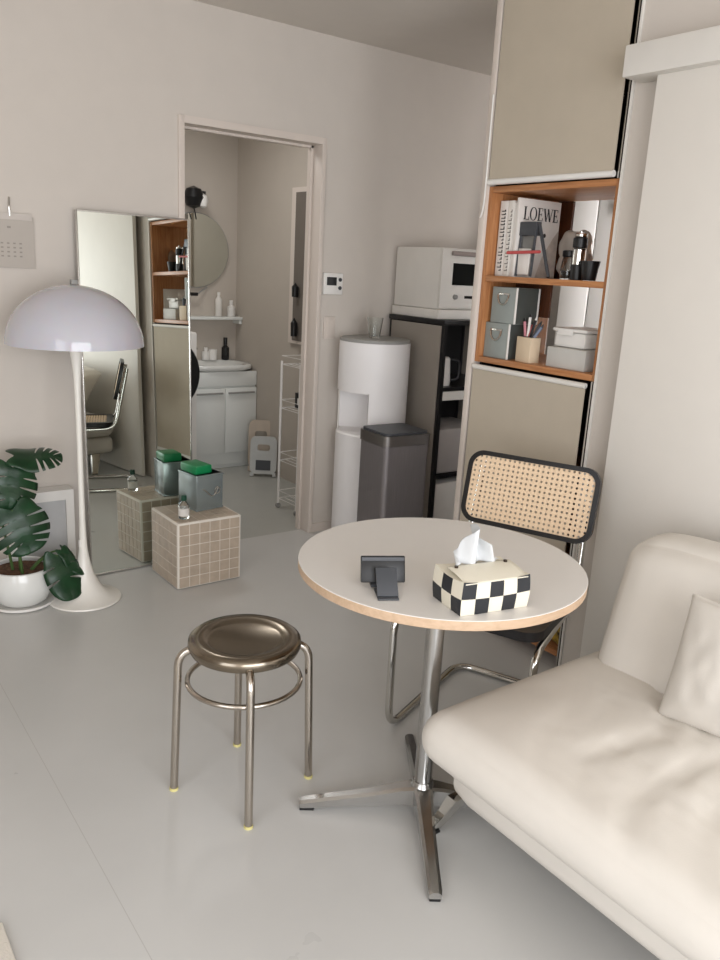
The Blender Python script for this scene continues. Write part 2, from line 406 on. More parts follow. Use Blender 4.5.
def blind(name, label, z0, z1, y0, y1, barr):
    r = thing(name, label, 'blind', (2.288, (y0+y1)/2, z0), 0, 'roller blinds on the shelf cabinet')
    h = (y1-y0)/2
    MB().box(-.0012, .0012, -h, h, 0, z1-z0).build('fabric', BLIND, r)
    if barr:
        MB().tube([(0, -h-.002, -.006), (0, h, -.006)], .011, seg=14).build('bottom_bar', WHITE, r)
    return r
ub = blind('roller_blind', 'tall beige roller blind pulled down above the open book shelf', zt+.02, HC-.003, 1.794, 2.366, True)
b = MB(); pts = [(-.012, .29, .30), (-.012, .29, .02), (-.014, .288, -.07), (-.016, .292, -.12), (-.014, .300, -.13)]
b.tube(fillet(pts, .02, 5), .0032, seg=8); b.build('pull_cord', WHITE, ub)
lb = blind('roller_blind', 'beige roller blind covering the shelves below the open book shelf, behind the chair', .25, zb-.018, 1.80, 2.362, False)
MB().tube([(0, -.281, .845), (0, .281, .845)], .010, seg=14).build('roller', WHITEM, lb)
MB().box(-.006, .006, -.281, .281, -.02, 0).build('bottom_bar', WHITE, lb)

# ------------------------------------------------------------------ things in the shelf
S1 = zm; S0 = zb+.022
def book(y0, y1, h, x0, dep, mspine, label, marks, lean=0):
    r = thing('book', label, 'book', (x0, (y0+y1)/2, S1), 0, 'books on the upper shelf'); t = (y1-y0)/2
    r.rotation_euler = (lean, 0, 0)
    MB().box(0, dep, -t, t, 0, h, mspine, bev=.002).build('cover', None, r)
    MB().box(.004, dep+.001, -t+.003, t-.003, .003, h+.0006, PAPER).build('pages', None, r)
    mk = MB(); z = .02
    rr = random.Random(marks)
    while z < h-.03:
        l = rr.uniform(.006, .012); mk.box(-.0008, .0002, -t*.55, t*.5 if rr.random() < .6 else 0, z, z+.0035); mk.box(-.0008, .0002, -t*.55, -t*.3, z, z+l); z += l+.005
    if marks > 6: mk.bm.free(); return r
    mk.build('spine_lettering', INK if marks < 3 else mat('grey_ink', (120, 116, 112), .6), r)
    return r
book(2.3035, 2.3445, .279, 2.34, .22, PAPER, 'thick grey white book with large dark spine lettering, leftmost on the upper shelf', 1)
book(2.2725, 2.3025, .279, 2.34, .22, WHITEM, 'grey white book with small pale spine lettering, second from the left on the upper shelf', 3)
book(2.2545, 2.2715, .270, 2.343, .21, WHITE, 'narrow plain white book between the lettered spines and the big-titled book', 9)
lo = thing('book', 'white book standing at the right of its row, big black title on its cover', 'book', (2.335, 2.247, S1), 0, 'books on the upper shelf')
MB().box(0, .232, -.0065, .0065, 0, .288, PAPER, bev=.001).build('cover', None, lo)
ML = basis((1, 0, 0), (0, 0, 1), (0, -1, 0), (.0, -.0065, .0))
def letters(b, x, y, s, txt):
    T, t = .17*s, .055*s; Y0 = y
    def q(x0, y0, x1, y1, wd):
        dx, dy = x1-x0, y1-y0; l = math.hypot(dx, dy); nx, ny = -dy/l*wd/2, dx/l*wd/2
        if y0 == 0 or y0 == s or abs(nx) > abs(ny): nx, ny = wd/2, 0
        b.prism([(x0+nx, Y0+y0+ny), (x0-nx, Y0+y0-ny), (x1-nx, Y0+y1-ny), (x1+nx, Y0+y1+ny)], .0004, .0012)
    def bar(x0, x1, y0, y1): b.prism([(x0, Y0+y0), (x1, Y0+y0), (x1, Y0+y1), (x0, Y0+y1)], .0004, .0012)
    for c in txt:
        if c == 'L':
            bar(x+.08*s, x+.08*s+T, 0, s); bar(x, x+.34*s, s-t*.6, s); bar(x, x+.62*s, 0, t); bar(x+.57*s, x+.62*s, 0, .25*s); x += .70*s
        elif c == 'O':
            n = 40; cxx = x+.42*s; o_ = [(cxx+.42*s*math.cos(2*PI*k/n), Y0+s/2+.52*s*math.sin(2*PI*k/n)) for k in range(n)]
            i_ = [(cxx+.27*s*math.cos(2*PI*k/n), Y0+s/2+.47*s*math.sin(2*PI*k/n)) for k in range(n)]
            b.ring(o_, i_, .0004, .0012); x += .92*s
        elif c == 'E':
            bar(x+.08*s, x+.08*s+T, 0, s); bar(x, x+.58*s, s-t, s); bar(x, x+.62*s, 0, t); bar(x+.2*s, x+.48*s, s*.5-t/2, s*.5+t/2)
            bar(x+.53*s, x+.58*s, .78*s, s); bar(x+.57*s, x+.62*s, 0, .25*s); bar(x+.44*s, x+.48*s, .38*s, .62*s); x += .70*s
        elif c == 'W':
            q(x+.08*s, s, x+.36*s, 0, T); q(x+.36*s, 0, x+.58*s, s, t); q(x+.52*s, s, x+.80*s, 0, T); q(x+.80*s, 0, x+1.02*s, s, t)
            bar(x-.04*s, x+.24*s, s-t*.6, s); bar(x+.9*s, x+1.12*s, s-t*.6, s); x += 1.14*s
    return x
b = MB(); letters(b, .026, .212, .047, 'LOEWE')
t_ = b.build('title_lettering', INK, lo); t_.matrix_local = ML
b = MB(); b.prism([(.12, .0), (.231, .0), (.231, .185), (.20, .15), (.15, .08)], .0003, .0009); b.build('cover_picture', mat('cover_grey', (186, 176, 166), .5, var=.2, vscale=25), lo).matrix_local = ML
b = MB(); b.cyl(.152, .160, .0003, .0010, .008, seg=16); b.build('cover_spot', INK, lo).matrix_local = ML
# dark grey A-frame stand with red rod
st = thing('folding_stand', 'dark grey upright stand with coral red rod before the big-titled book', 'stand', (2.345, 2.20, S1), 0)
b = MB()
for yy in (.036, -.038): b.tube([(.0, yy, .004), (.012, yy*.95, .198)], .0055, seg=8)
b.build('upright', DKGREY, st)
b = MB(); b.tube([(.0, -.128, .005), (.015, -.045, .196)], .0065, seg=8); b.build('slanted_leg', DKGREY, st)
MB().box(.002, .030, -.044, .042, .152, .202, bev=.003).build('head', DKGREY, st)
MB().box(.008, .018, -.034, .032, .085, .150, bev=.002).build('holder', mat('mid_metal', (128, 128, 126), .4, .6), st)
MB().box(.000, .0075, -.026, .034, .01, .105, bev=.002).build('card', PAPER, st)
MB().tube([(-.012, -.085, .094), (-.012, .078, .088)], .006, seg=10).build('red_rod', RED, st)
# crumpled bag, grinder, black cup, brown dripper
b = MB()
def crump(p, u): return p + Vector((noise.noise(p*28), noise.noise(p*28+Vector((9, 3, 1))), noise.noise(p*26+Vector((3, 8, 2)))))*.018
b.cushion(.06, .12, .17, .02, 14, crump)
tag(b.build('paper_bag', BAGP, None, (2.575, 2.15, S1+.096)), 'crumpled beige paper bag at the back of the upper shelf', 'bag')
g = thing('coffee_grinder', 'chrome and black hand coffee grinder standing beside the black cup', 'grinder', (2.40, 1.988, S1))
b = MB(); b.cyl(0, 0, .002, .11, .024, bev=.003); b.build('body', CHROME, g)
MB().cyl(0, 0, .0, .055, .0255, seg=32, bev=.002).build('base_sleeve', BLACK, g)
MB().cyl(0, 0, .112, .148, .026, bev=.003).build('hopper', BLACK, g)
MB().cyl(0, 0, .149, .163, .022, bev=.003).build('cap', CHROME, g)
MB().cyl(0, 0, .1635, .170, .008, seg=16).build('crank_nut', CHROME, g)
g = thing('coffee_server', 'small black and clear coffee server left of the grinder', 'coffee pot', (2.44, 2.062, S1))
MB().lathe([(0, .001), (.03, .001), (.033, .02), (.026, .075), (.024, .08), (.023, .078), (.031, .02), (.028, .004), (0, .004)]).build('jug', GLASS, g)
MB().cyl(0, 0, .081, .105, .028, bev=.003).build('lid', BLACK, g)
MB().cyl(0, 0, .005, .03, .0265, seg=24).build('coffee', mat('coffee_dark', (40, 26, 18), .3), g)
b = MB(); b.lathe([(0, .001), (.024, .001), (.035, .068), (.0332, .068), (.0225, .004), (0, .004)]); tag(b.build('cup', BLACK, None, (2.38, 1.917, S1)), 'matt black cup right of the coffee grinder', 'cup')
b = MB(); b.lathe([(0, .001), (.012, .001), (.012, .012), (.028, .10), (.02, .135), (.006, .15), (0, .15)], seg=20); tag(b.build('pouch', mat('brown_pouch', (120, 96, 78), .6, var=.1), None, (2.43, 1.818, S1)), 'brownish pointed pouch against the right side of the upper shelf', 'pouch')
# two stacked storage boxes (one copied)
sb = thing('storage_box', 'grey storage box with ring handle, bottom one of the stacked pair', 'box', (2.325, 2.286, S0), 0, 'grey storage boxes with ring handles')
DKSIDE = mat('dark_box_side', (74, 78, 75), .3)
MB().box(0, .125, -.060, .066, 0, .1365, bev=.003).build('body', GREYBOX, sb)
MB().box(.004, .121, -.0635, -.0605, 0.002, .135).build('side_panel', DKSIDE, sb)
for x0 in (-.002, .121): MB().box(x0, x0+.006, -.0675, -.0605, 0, .1365, bev=.001).build('edge_strip', WHITE, sb)
hd = MB(); hd.box(-.004, 0, -.03, .03, .106, .114, bev=.001); o = hd.build('handle_plate', CHROME, sb)
hd = MB(); hd.tube([(-.006, .028*math.cos(a), .108+.038*math.sin(a)) for a in [R(180+180*k/14) for k in range(15)]], .0035, seg=8); h2 = hd.build('ring_handle', CHROME, o)
dup(sb, (2.325, 2.264, S0+.1375), R(0), 'grey storage box with ring handle, top one of the stacked pair')
# pen box and pens
pb = thing('pen_holder', 'tan square pen box right of the stacked storage boxes', 'pen holder', (2.33, 2.146, S0), R(-6))
b = MB(); b.box(0, .05, -.040, .040, 0, .095, bev=.002); b.build('box', TAN, pb)
MB().box(.006, .044, -.034, .034, .0945, .0955).build('opening_shade_plate', DKGREY, pb)  # box is solid; dark plate paints in the shade of its inside
for i, (yy, zz, mm, dx, dy) in enumerate(((.022, .075, PINK, 0, .012), (.008, .10, WHITE, .006, .004), (-.006, .088, BLACK, .01, -.01), (-.02, .07, DKGREY, .012, -.02), (.0, .06, RED, .02, .01), (-.028, .055, mat('pen_blue', (120, 130, 150), .4), .014, -.02))):
    c = Vector((2.33, 2.146, S0)); a = Vector((.025, yy, .0962)); e = a+Vector((dx, dy, zz*.72))
    pn = thing('pen', ['pink pen leaning left in the tan pen box', 'tall white pen in the middle of the tan pen box', 'black pen standing beside the tall white pen', 'dark grey pen near the right side of the tan box', 'short coral pen at the back of the tan box', 'bluish grey pen leaning out over the right side of the tan box'][i], 'pen', c, R(-6), 'pens in the tan box')
    MB().tube([a, e], .0055, seg=8).build('barrel', mm, pn)
    MB().tube([e, e+(e-a).normalized()*.012], .0045, seg=8, rad=[.0045, .002]).build('tip', BLACK if mm is not BLACK else WHITE, pn)
# lidded containers
cb = tag(MB().box(2.335, 2.56, 1.852, 2.032, S0, S0+.074, bev=.004).build('storage_bin', mat('pale_grey_bin', (198, 196, 190), .5)), 'pale grey bin under the white lidded container on the lower shelf', 'bin')
lc = thing('lidded_container', 'white lidded container with a clip, on top of the pale grey bin', 'container', (2.36, 1.953, S0+.0745))
MB().box(0, .16, -.07, .07, 0, .056, bev=.01).build('body', WHITE, lc)
MB().box(-.006, .166, -.080, .080, .0565, .070, bev=.006).build('lid', WHITE, lc)
MB().box(-.010, -.0065, -.02, .05, .044, .068, bev=.003).build('clip', WHITE, lc)
sl = tag(MB().box(2.37, 2.60, 1.7885, 1.806, S0, S0+.205, bev=.003).build('file_folder', WHITEM), 'white upright folder against the right side of the lower shelf', 'folder')
# bottom shelf goods
tag(MB().cushion(.10, .09, .13, .012, 8, crump).build('snack_packet', COLOURED, None, (2.395, 1.86, .142)), 'colourful packet on the bottom shelf under the chair seat', 'packet')
tag(MB().cyl(2.38, 1.955, .068, .20, .035, bev=.004).build('jar', WHITEM), 'pale jar beside the colourful packet on the bottom shelf', 'jar')

# ------------------------------------------------------------------ kitchen beyond
fr = thing('refrigerator', 'white refrigerator seen through the open shelf', 'refrigerator', (3.10, 2.36, 0))
MB().box(.02, .66, -.36, .30, .03, 1.82, bev=.006).build('body', WHITE, fr)
for y0, y1, z0, z1 in ((-.36, .128, .75, 1.82), (.134, .30, .75, 1.82), (-.36, .30, .06, .74)):
    MB().box(0, .02, y0, y1, z0, z1, bev=.006).build('door', WHITE, fr)
MB().box(.04, .62, -.32, .26, 0, .03).build('base', BLACK, fr)
tag(MB().box(3.07, 3.0995, 2.10, 2.375, 1.74, 1.80, bev=.004).build('magnet_box', BLACK), 'black box stuck high on the refrigerator door', 'box')

rk = thing('kitchen_rack', 'black framed kitchen rack with grey side panel under the microwave', 'rack', (2.815, 3.14, 0))
RW, RD, RH = .56, .455, 1.215
for x in (0, RW-.022):
    for y in (0, RD-.022): MB().box(x, x+.022, y, y+.022, 0, RH-.025).build('post', BLACK, rk)
MB().box(-.006, .003, .022, RD-.022, .02, RH-.03).build('side_panel', RACKP, rk)
MB().box(RW-.01, RW, .022, RD-.022, .02, RH-.03).build('side_panel', RACKP, rk)
MB().box(-.01, RW+.01, -.01, RD, RH-.025, RH, bev=.002).build('top', BLACK, rk)
for z in (.848, .372, .04): MB().box(.004, RW-.004, .002, RD-.004, z, z+.02).build('shelf', BLACK, rk)
MB().box(.022, RW-.022, -.004, .3, .80, .846).build('drawer', WHITEM, rk)
MB().box(.012, RW-.012, RD-.014, RD-.006, .06, RH-.03).build('back_panel', BLACK, rk)
tag(MB().box(2.85, 3.2, 3.155, 3.45, .394, .64, bev=.012).build('bread_bin', mat('grey_bin', (168, 162, 158), .5)), 'grey white bin on the middle shelf of the kitchen rack', 'bin')
tag(MB().box(2.85, 3.25, 3.15, 3.45, .062, .34, bev=.006).build('storage_case', WHITEM), 'white case on the lowest shelf of the kitchen rack', 'case')
kt = thing('kettle', 'white kettle with black handle on the kitchen rack', 'kettle', (2.90, 3.24, .8685), R(-20))
MB().lathe([(0, 0), (.052, 0), (.054, .02), (.046, .14), (.04, .148), (0, .15)]).build('body', WHITE, kt)
MB().tube(fillet([(.05, 0, .135), (.105, 0, .13), (.105, 0, .03), (.052, 0, .025)], .03, 5), .009, seg=10).build('handle', BLACK, kt)
MB().cyl(0, 0, .15, .16, .012).build('lid_knob', BLACK, kt)
mw = thing('microwave_oven', 'white microwave oven on top of the kitchen rack', 'microwave', (2.832, 3.22, RH+.0005))
MB().box(0, .50, 0.01, .375, .05, .36, bev=.005).build('body', WHITEM, mw)
MB().box(-.008, .508, -.012, .378, 0, .048, bev=.003).build('base_stand', WHITEM, mw)
dr = MB().box(.0, .50, -.006, .009, .058, .355, bev=.004).build('door', WHITEM, mw)
MB().box(.075, .43, -.008, -.005, .175, .285).build('window', SCREEN, dr)
MB().box(.05, .45, -.03, -.012, .322, .345, bev=.004).build('handle', mat('warm_grey', (150, 138, 132), .4), dr)
b = MB(); b.lathe([(0, 0), (.013, 0), (.012, .014), (0, .014)], seg=20, M=Matrix.Translation((.10, -.006, .115)) @ Matrix.Rotation(R(90), 4, 'X')); b.build('dial', GREYP, dr)
MB().box(.17, .30, -.008, -.005, .108, .122).build('display', BLACK, dr)

# water dispenser
wsx, wsy, wr = 2.575, 3.405, .186
ws = thing('water_dispenser', 'white round floor standing water dispenser between the doorway and the rack', 'water dispenser', (wsx, wsy, 0))
MB().lathe([(0, 0), (wr-.006, 0), (wr, .006), (wr, .604), (wr-.01, .612), (0, .612)], seg=64).build('base', SERVER, ws)
MB().lathe([(0, .83), (wr, .83), (wr, 1.085), (0, 1.085)], seg=64).build('upper_drum', SERVER, ws)
rv = Vector((.81, -.584)); dv = Vector((.584, .81)); pol = []
inner = [(-.045, -10), ]
n = 64
for k in range(n):
    a = 2*PI*k/n; p = Vector((wr-.0002)*c for c in (math.cos(a), math.sin(a))) if False else Vector(((wr-.0002)*math.cos(a), (wr-.0002)*math.sin(a)))
    s_, t_ = p.dot(rv), p.dot(dv)
    if s_ < -.02 and t_ < .07: continue
    pol.append((math.atan2(t_, s_), p))
pol.sort(key=lambda q: q[0])
# start where the recess ends: right-front side, run counter-clockwise to the left-back
pts = [q[1] for q in pol]
pts = [(p.x, p.y) for p in pts] + [tuple(dv*.07 - rv*math.sqrt(max((wr-.0002)**2-.0049, 0))), tuple(dv*.07 - rv*.02)] + [tuple(-rv*.02 - dv*math.sqrt((wr-.0002)**2-.0004))]
MB().prism(pts, .612, .830).build('column', SERVER, ws)
MB().tube([tuple(-rv*.175+dv*(-.03))+(z,) for z in (.614, .829)], .004, seg=8).build('side_rod', WHITEM, ws)
MB().tube([(-.075, -.095, .831), (-.075, -.095, .80)], .009, seg=12).build('spout', GREYP, ws)
MB().lathe([(0, 1.0855), (wr-.001, 1.0855), (wr-.004, 1.10), (wr-.03, 1.104), (0, 1.104)], seg=64).build('lid', GREYP, ws)
b = MB(); b.lathe([(0, 0), (.028, 0), (.042, .105), (.040, .105), (.0265, .006), (0, .006)]); tag(b.build('glass_tumbler', GLASS, None, (wsx-.03, wsy-.03, 1.1045)), 'clear glass tumbler on top of the water dispenser', 'glass')

# trash can
tc = thing('trash_can', 'dark steel rectangular trash can in front of the water dispenser', 'trash can', (2.45, 3.035, 0), R(-2.0))
def rbox(b, w, dpt, z0, z1, r, m=None, top=None):
    b.prism(rrect(w, dpt, r, 8), z0, z1, m)
b = MB(); rbox(b, .268, .232, .02, .635, .028); b.build('body', DKSTEEL, tc)
b = MB(); rbox(b, .262, .226, 0, .022, .028); b.build('base', BLACK, tc)
b = MB(); rbox(b, .278, .242, .637, .688, .032); b.build('rim', mat('grey_rim', (142, 138, 136), .3, .9), tc)
b = MB(); rbox(b, .256, .220, .6885, .700, .026); b.build('lid', DKGREY, tc)

# wall fittings
cp = thing('control_panel', 'small white wall control panel with dark display beside the doorway', 'control panel', (2.433, YA-.0005, 1.363))
MB().box(-.06, .06, -.018, 0, -.055, .055, bev=.004).build('plate', WHITE, cp)
MB().box(-.042, .018, -.020, -.017, -.008, .034).build('display', SCREEN, cp)
for z in (.022, -.02): MB().cyl(0, 0, 0, .004, .010, seg=16, M=Matrix.Translation((.040, -.018, z)) @ Matrix.Rotation(R(90), 4, 'X')).build('button', DKGREY, cp)
sw = thing('wall_switch', 'white wall switch plate under the control panel', 'switch', (2.426, YA-.0005, 1.135))
MB().box(-.035, .035, -.008, 0, -.058, .058, bev=.002).build('plate', TRIM, sw)
MB().box(-.02, .02, -.011, -.007, -.045, .045, bev=.001).build('rocker', TRIM, sw)
ca = thing('wall_calendar', 'beige wall calendar hanging from a clip at the left', 'calendar', (.815, YA-.001, 1.48))
MB().box(-.125, .125, -.006, 0, -.105, .10).build('sheet', CALP, ca)
MB().box(-.126, .118, -.009, -.006, .085, .112, bev=.001).build('top_strip', mat('calendar_strip', (200, 192, 184), .7), ca)
b = MB()
for r_ in range(4):
    for c_ in range(7): b.box(-.08+c_*.024, -.07+c_*.024, -.0066, -.006, -.01-r_*.017, -.004-r_*.017)
b.box(.02, .034, -.0066, -.006, .052, .06)
b.build('date_print', FAINT, ca)
MB().tube(fillet([(.033, -.008, .10), (.03, -.012, .135), (.034, -.004, .172)], .01, 3), .004, seg=8).build('clip', CHROME, ca)

# ------------------------------------------------------------------ washroom
va = thing('washroom_vanity', 'white washroom vanity with oval basin seen through the doorway', 'vanity', (2.32, 5.095, 0))
VW = .497
MB().box(0, VW, .03, .35, .03, .60, bev=.003).build('body', VAN, va)
MB().box(.01, VW-.01, .05, .345, 0, .03).build('plinth', VAN, va)
for x0, x1, hx in ((0.002, VW/2-.002, .08), (VW/2+.002, VW-.002, .02)):
    dd = MB().box(x0, x1, .010, .029, .12, .585, bev=.002).build('door', VAN, va)
    MB().box(x0+.02, x1-.02, -.006, .010, .545, .557, bev=.002).build('handle', GREYP, dd)
MB().box(0.002, VW-.002, .012, .029, .60, .70, bev=.002).build('fascia', VAN, va)
bs = MB(); prof = []
def basin_bm():
    b = bmesh.new(); n = 48; rows = []
    def ell(sc, z, f):
        out = []
        for k in range(n):
            a = 2*PI*k/n; c, s = math.cos(a), math.sin(a)
            x = VW/2 + (VW/2+.004)*sc*math.copysign(abs(c)**f, c); y = .185 + .165*sc*math.copysign(abs(s)**f, s) - (.03*sc if s < 0 else 0)*abs(s)
            out.append(b.verts.new((x, y, z)))
        return out
    for sc, z, f in ((.86, .70, .6), (.99, .715, .6), (1.0, .735, .6), (.97, .745, .6), (.80, .740, .8), (.66, .70, 1), (.4, .65, 1), (.1, .645, 1)): rows.append(ell(sc, z, f))
    for A, B in zip(rows[:-1], rows[1:]):
        for k in range(n): b.faces.new((A[k], A[(k+1) % n], B[(k+1) % n], B[k]))
    b.faces.new(rows[-1]); b.faces.new(rows[0][::-1]); bmesh.ops.recalc_face_normals(b, faces=b.faces)
    return b
bs.merge(basin_bm()); bs.build('basin', PORC, va, sharp=60)
fc = MB(); fc.cyl(.12, .325, .742, .77, .02); fc.tube(fillet([(.12, .325, .76), (.12, .325, .85), (.12, .22, .84)], .04, 5), .012, seg=10); fc.build('faucet', CHROME, va)
def bottle(x, y, z, r, h, m, cap, label, ch=.03, dark=None):
    t = thing('bottle', label, 'bottle', (x, y, z))
    MB().lathe([(0, 0), (r-.003, 0), (r, .004), (r, h*.8), (r*.45, h*.92), (r*.45, h), (0, h)], seg=24).build('body', m, t)
    MB().cyl(0, 0, h+.0002, h+ch, r*.5, seg=16, bev=.001).build('cap', cap, t)
    return t
bottle(2.72, 5.415, .7465, .028, .11, BLACK, BLACK, 'black pump bottle at the right corner of the basin', .05)
bottle(2.565, 5.42, .7465, .03, .07, WHITE, WHITE, 'short white bottle behind the basin', .02)
b = MB(); b.lathe([(0, 0), (.03, 0), (.032, .075), (.030, .075), (.028, .005), (0, .005)]); tag(b.build('cup', WHITE, None, (2.62, 5.42, .7465)), 'white toothbrush cup behind the basin', 'cup')
sh = thing('wall_shelf', 'narrow white wall shelf above the basin', 'shelf', (2.45, 5.449, 1.06))
MB().box(-.45, .368, -.11, 0, -.02, 0, bev=.002).build('board', VAN, sh)
MB().box(.345, .365, -.10, 0, -.05, -.021).build('bracket', VAN, sh)
bottle(2.655, 5.40, 1.0605, .024, .15, WHITEM, WHITE, 'tall white bottle on the washroom wall shelf', .02)
bottle(2.755, 5.40, 1.0605, .028, .085, WHITE, WHITE, 'short white jar bottle on the right end of the washroom shelf', .03)
rm = thing('round_mirror', 'round wall mirror above the basin', 'mirror', (2.49, 5.449, 1.51))
Mx = Matrix.Rotation(R(90), 4, 'X')
MB().cyl(0, 0, .001, .018, .255, seg=72, M=Mx).build('backing', GREYP, rm)
MB().cyl(0, 0, .0182, .022, .25, seg=72, M=Mx).build('glass', MIRROR, rm)
ar = thing('wall_bracket', 'dark metal wall arm under the round mirror', 'bracket', (2.46, 5.448, 1.215))
MB().tube([(-.12, -.05, 0), (.03, -.05, 0), (.12, -.01, .045)], .006, seg=8).build('arm', GREYP, ar)
MB().tube([(-.12, -.052, -.003), (.03, -.052, -.003)], .012, seg=8).build('grip', BLACK, ar)
wl = thing('wall_lamp', 'black and white wall lamp above the round mirror', 'lamp', (2.455, 5.448, 1.855))
MB().cyl(0, 0, 0, .03, .05, seg=24, M=Mx).build('base', BLACK, wl)
MB().lathe([(0, -.075), (.05, -.055), (.075, 0), (.05, .055), (0, .075)], seg=24, M=Matrix.Translation((-.01, -.085, 0))).build('shade', BLACK, wl)
MB().lathe([(0, -.05), (.026, -.035), (.034, 0), (.026, .035), (0, .05)], seg=24, M=Matrix.Translation((.045, -.115, -.02))).build('bulb', WHITE, wl)
MB().tube([(.05, -.05, .04), (.085, -.07, .035)], .012, seg=8).build('knob', BLACK, wl)
MB().tube([(.0, -.07, -.07), (.02, -.06, -.14)], .005, seg=8).build('pull', BLACK, wl)
wm = thing('washing_machine', 'front loading washing machine with round black door half hidden behind the leaning mirror', 'washing machine', (1.968, 4.82, 0))
MB().box(-.33, .255, .0, .60, .02, 1.0, bev=.012).build('body', WHITE, wm)
MB().cyl(0, 0, .0, .03, .248, seg=56, M=Matrix.Translation((0.01, 0, .74)) @ Mx).build('door', BLACK, wm)
MB().cyl(0, 0, .031, .045, .17, seg=48, M=Matrix.Translation((0.01, 0, .74)) @ Mx).build('door_glass', SCREEN, wm)
MB().box(-.31, .24, .02, .58, 0, .02).build('base', GREYP, wm)
# folded step stools, wire trolley
def step_stool(name, label, loc, rz, mm, lean):
    t = thing(name, label, 'folding stool', loc, rz, 'folded step stools by the washroom wall'); t.rotation_euler = (0, lean, rz)
    o_ = rrect(.25, .30, .05, 6); i_ = rrect(.12, .05, .02, 6)
    Mt = Matrix.Translation((0, 0, .17)) @ Matrix.Rotation(R(90), 4, 'Z') @ Matrix.Rotation(R(90), 4, 'X')
    MB().ring([(p[0], p[1]) for p in o_], [(p[0]*1.0, p[1]+.06) for p in i_], -.02, .006, M=Mt).build('panel', mm, t)
    for s_ in (-1, 1):
        b = MB(); b.box(-.012, .012, s_*.105-.018, s_*.105+.018, 0.0, .03, bev=.003); b.box(-.026, -.0205, s_*.06-.02, s_*.06+.02, .03, .15, bev=.002); b.build('leg', mm, t)
    b = MB(); b.box(.0065, .008, -.07, .07, .05, .13); b.build('dark_slot', DKGREY, t)
    return t
step_stool('step_stool', 'grey white folded step stool leaning by the washroom wall in front', (2.71, 4.80, 0.003), R(180+55), mat('stool_grey', (190, 192, 190), .5), R(-9)).scale = (.9, .74, .88)
step_stool('step_stool', 'beige folded step stool standing behind the grey one', (2.76, 4.93, 0.003), R(180+50), mat('stool_beige', (196, 182, 166), .5), R(-4)).scale = (.8, .72, 1.15)
wt = thing('wire_trolley', 'narrow white wire rack trolley just inside the doorway', 'trolley', (2.50, 4.02, 0), R(2))
b = MB()
for x in (-.06, .26):
    for y in (-.10, .10): b.tube([(x, y, .03), (x, y, .90)], .0075, seg=8)
b.build('frame', WHITE, wt)
for z in (.06, .30, .62, .88):
    b = MB()
    b.tube([(-.06, -.10, z), (.26, -.10, z), (.26, .10, z), (-.06, .10, z)], .004, seg=6, closed=True)
    for k in range(1, 8): b.tube([(-.06+.04*k, -.10, z), (-.06+.04*k, .10, z)], .0022, seg=6)
    b.tube([(-.06, -.10, z+.05), (.26, -.10, z+.05), (.26, .10, z+.05), (-.06, .10, z+.05)], .003, seg=6, closed=True)
    b.build('basket', WHITE, wt)
for x, y in ((-.06, -.10), (.26, -.10), (-.06, .10), (.26, .10)):
    b = MB(); b.cyl(0, 0, -.008, .008, .015, seg=16, M=Matrix.Translation((x, y, .0155)) @ Mx); b.build('wheel', GREYP, wt)
pbx = thing('detergent_box', 'small black and white box on the wire trolley', 'box', (2.56, 4.02, .6245))
MB().box(-.05, .05, -.06, .06, 0, .09, bev=.002).build('carton', BLACK, pbx)
MB().box(-.0515, -.0502, -.03, .03, .02, .06).build('emblem', WHITE, pbx)
tall = thing('dark_cupboard', 'tall narrow open cupboard with its dark inside painted flat on the washroom right wall', 'cupboard', (2.818, 4.53, 0))
MB().box(-.02, 0, -.10, .13, 0.95, 1.92).build('frame', TRIM, tall)
MB().box(-.024, -.0201, -.075, .075, .97, 1.89).build('recess_shade_panel', mat('painted_recess_shade', (112, 104, 96), .7), tall)  # flat panel, the shade inside the cupboard is put into its colour
for z, h in ((1.25, .09), (1.0, .12)): MB().lathe([(0, 0), (.02, 0), (.022, h*.7), (0, h)], seg=12, M=Matrix.Translation((-.05, .01, z))).build('dark_item', BLACK, tall)

# ------------------------------------------------------------------ leaning mirror
n_ = Vector((math.sin(R(-1.955))*math.cos(R(-1.569)), math.cos(R(-1.955))*math.cos(R(-1.569)), math.sin(R(-1.569))))
mc = 3.49075
def onm(x, z): return Vector((x, (mc-x*n_.x-z*n_.z)/n_.y, z))
p0 = onm(1.100, 0.003); ex = (onm(1.6, .003)-p0).normalized(); ez = (-n_).cross(ex); ez = ez if ez.z > 0 else -ez
mi = thing('leaning_mirror', 'tall frameless standing mirror leaning on the back wall beside the doorway', 'mirror', (0, 0, 0))
mi.matrix_world = basis(ex, n_, ez, p0)
MW, MH = .517, 1.622
MB().box(.006, MW-.006, .0, .004, .006, MH-.006).build('glass', MIRROR, mi)
MB().box(.004, MW-.004, .0042, .016, .004, MH-.004).build('backing', GREYP, mi)
b = MB()
b.box(0, .006, -.004, .018, 0, MH, bev=.001); b.box(MW-.006, MW, -.004, .018, 0, MH, bev=.001)
b.box(.006, MW-.006, -.004, .018, 0, .006); b.box(.006, MW-.006, -.004, .018, MH-.006, MH); b.build('frame', mat('silver_frame', (200, 198, 194), .25, .9), mi)

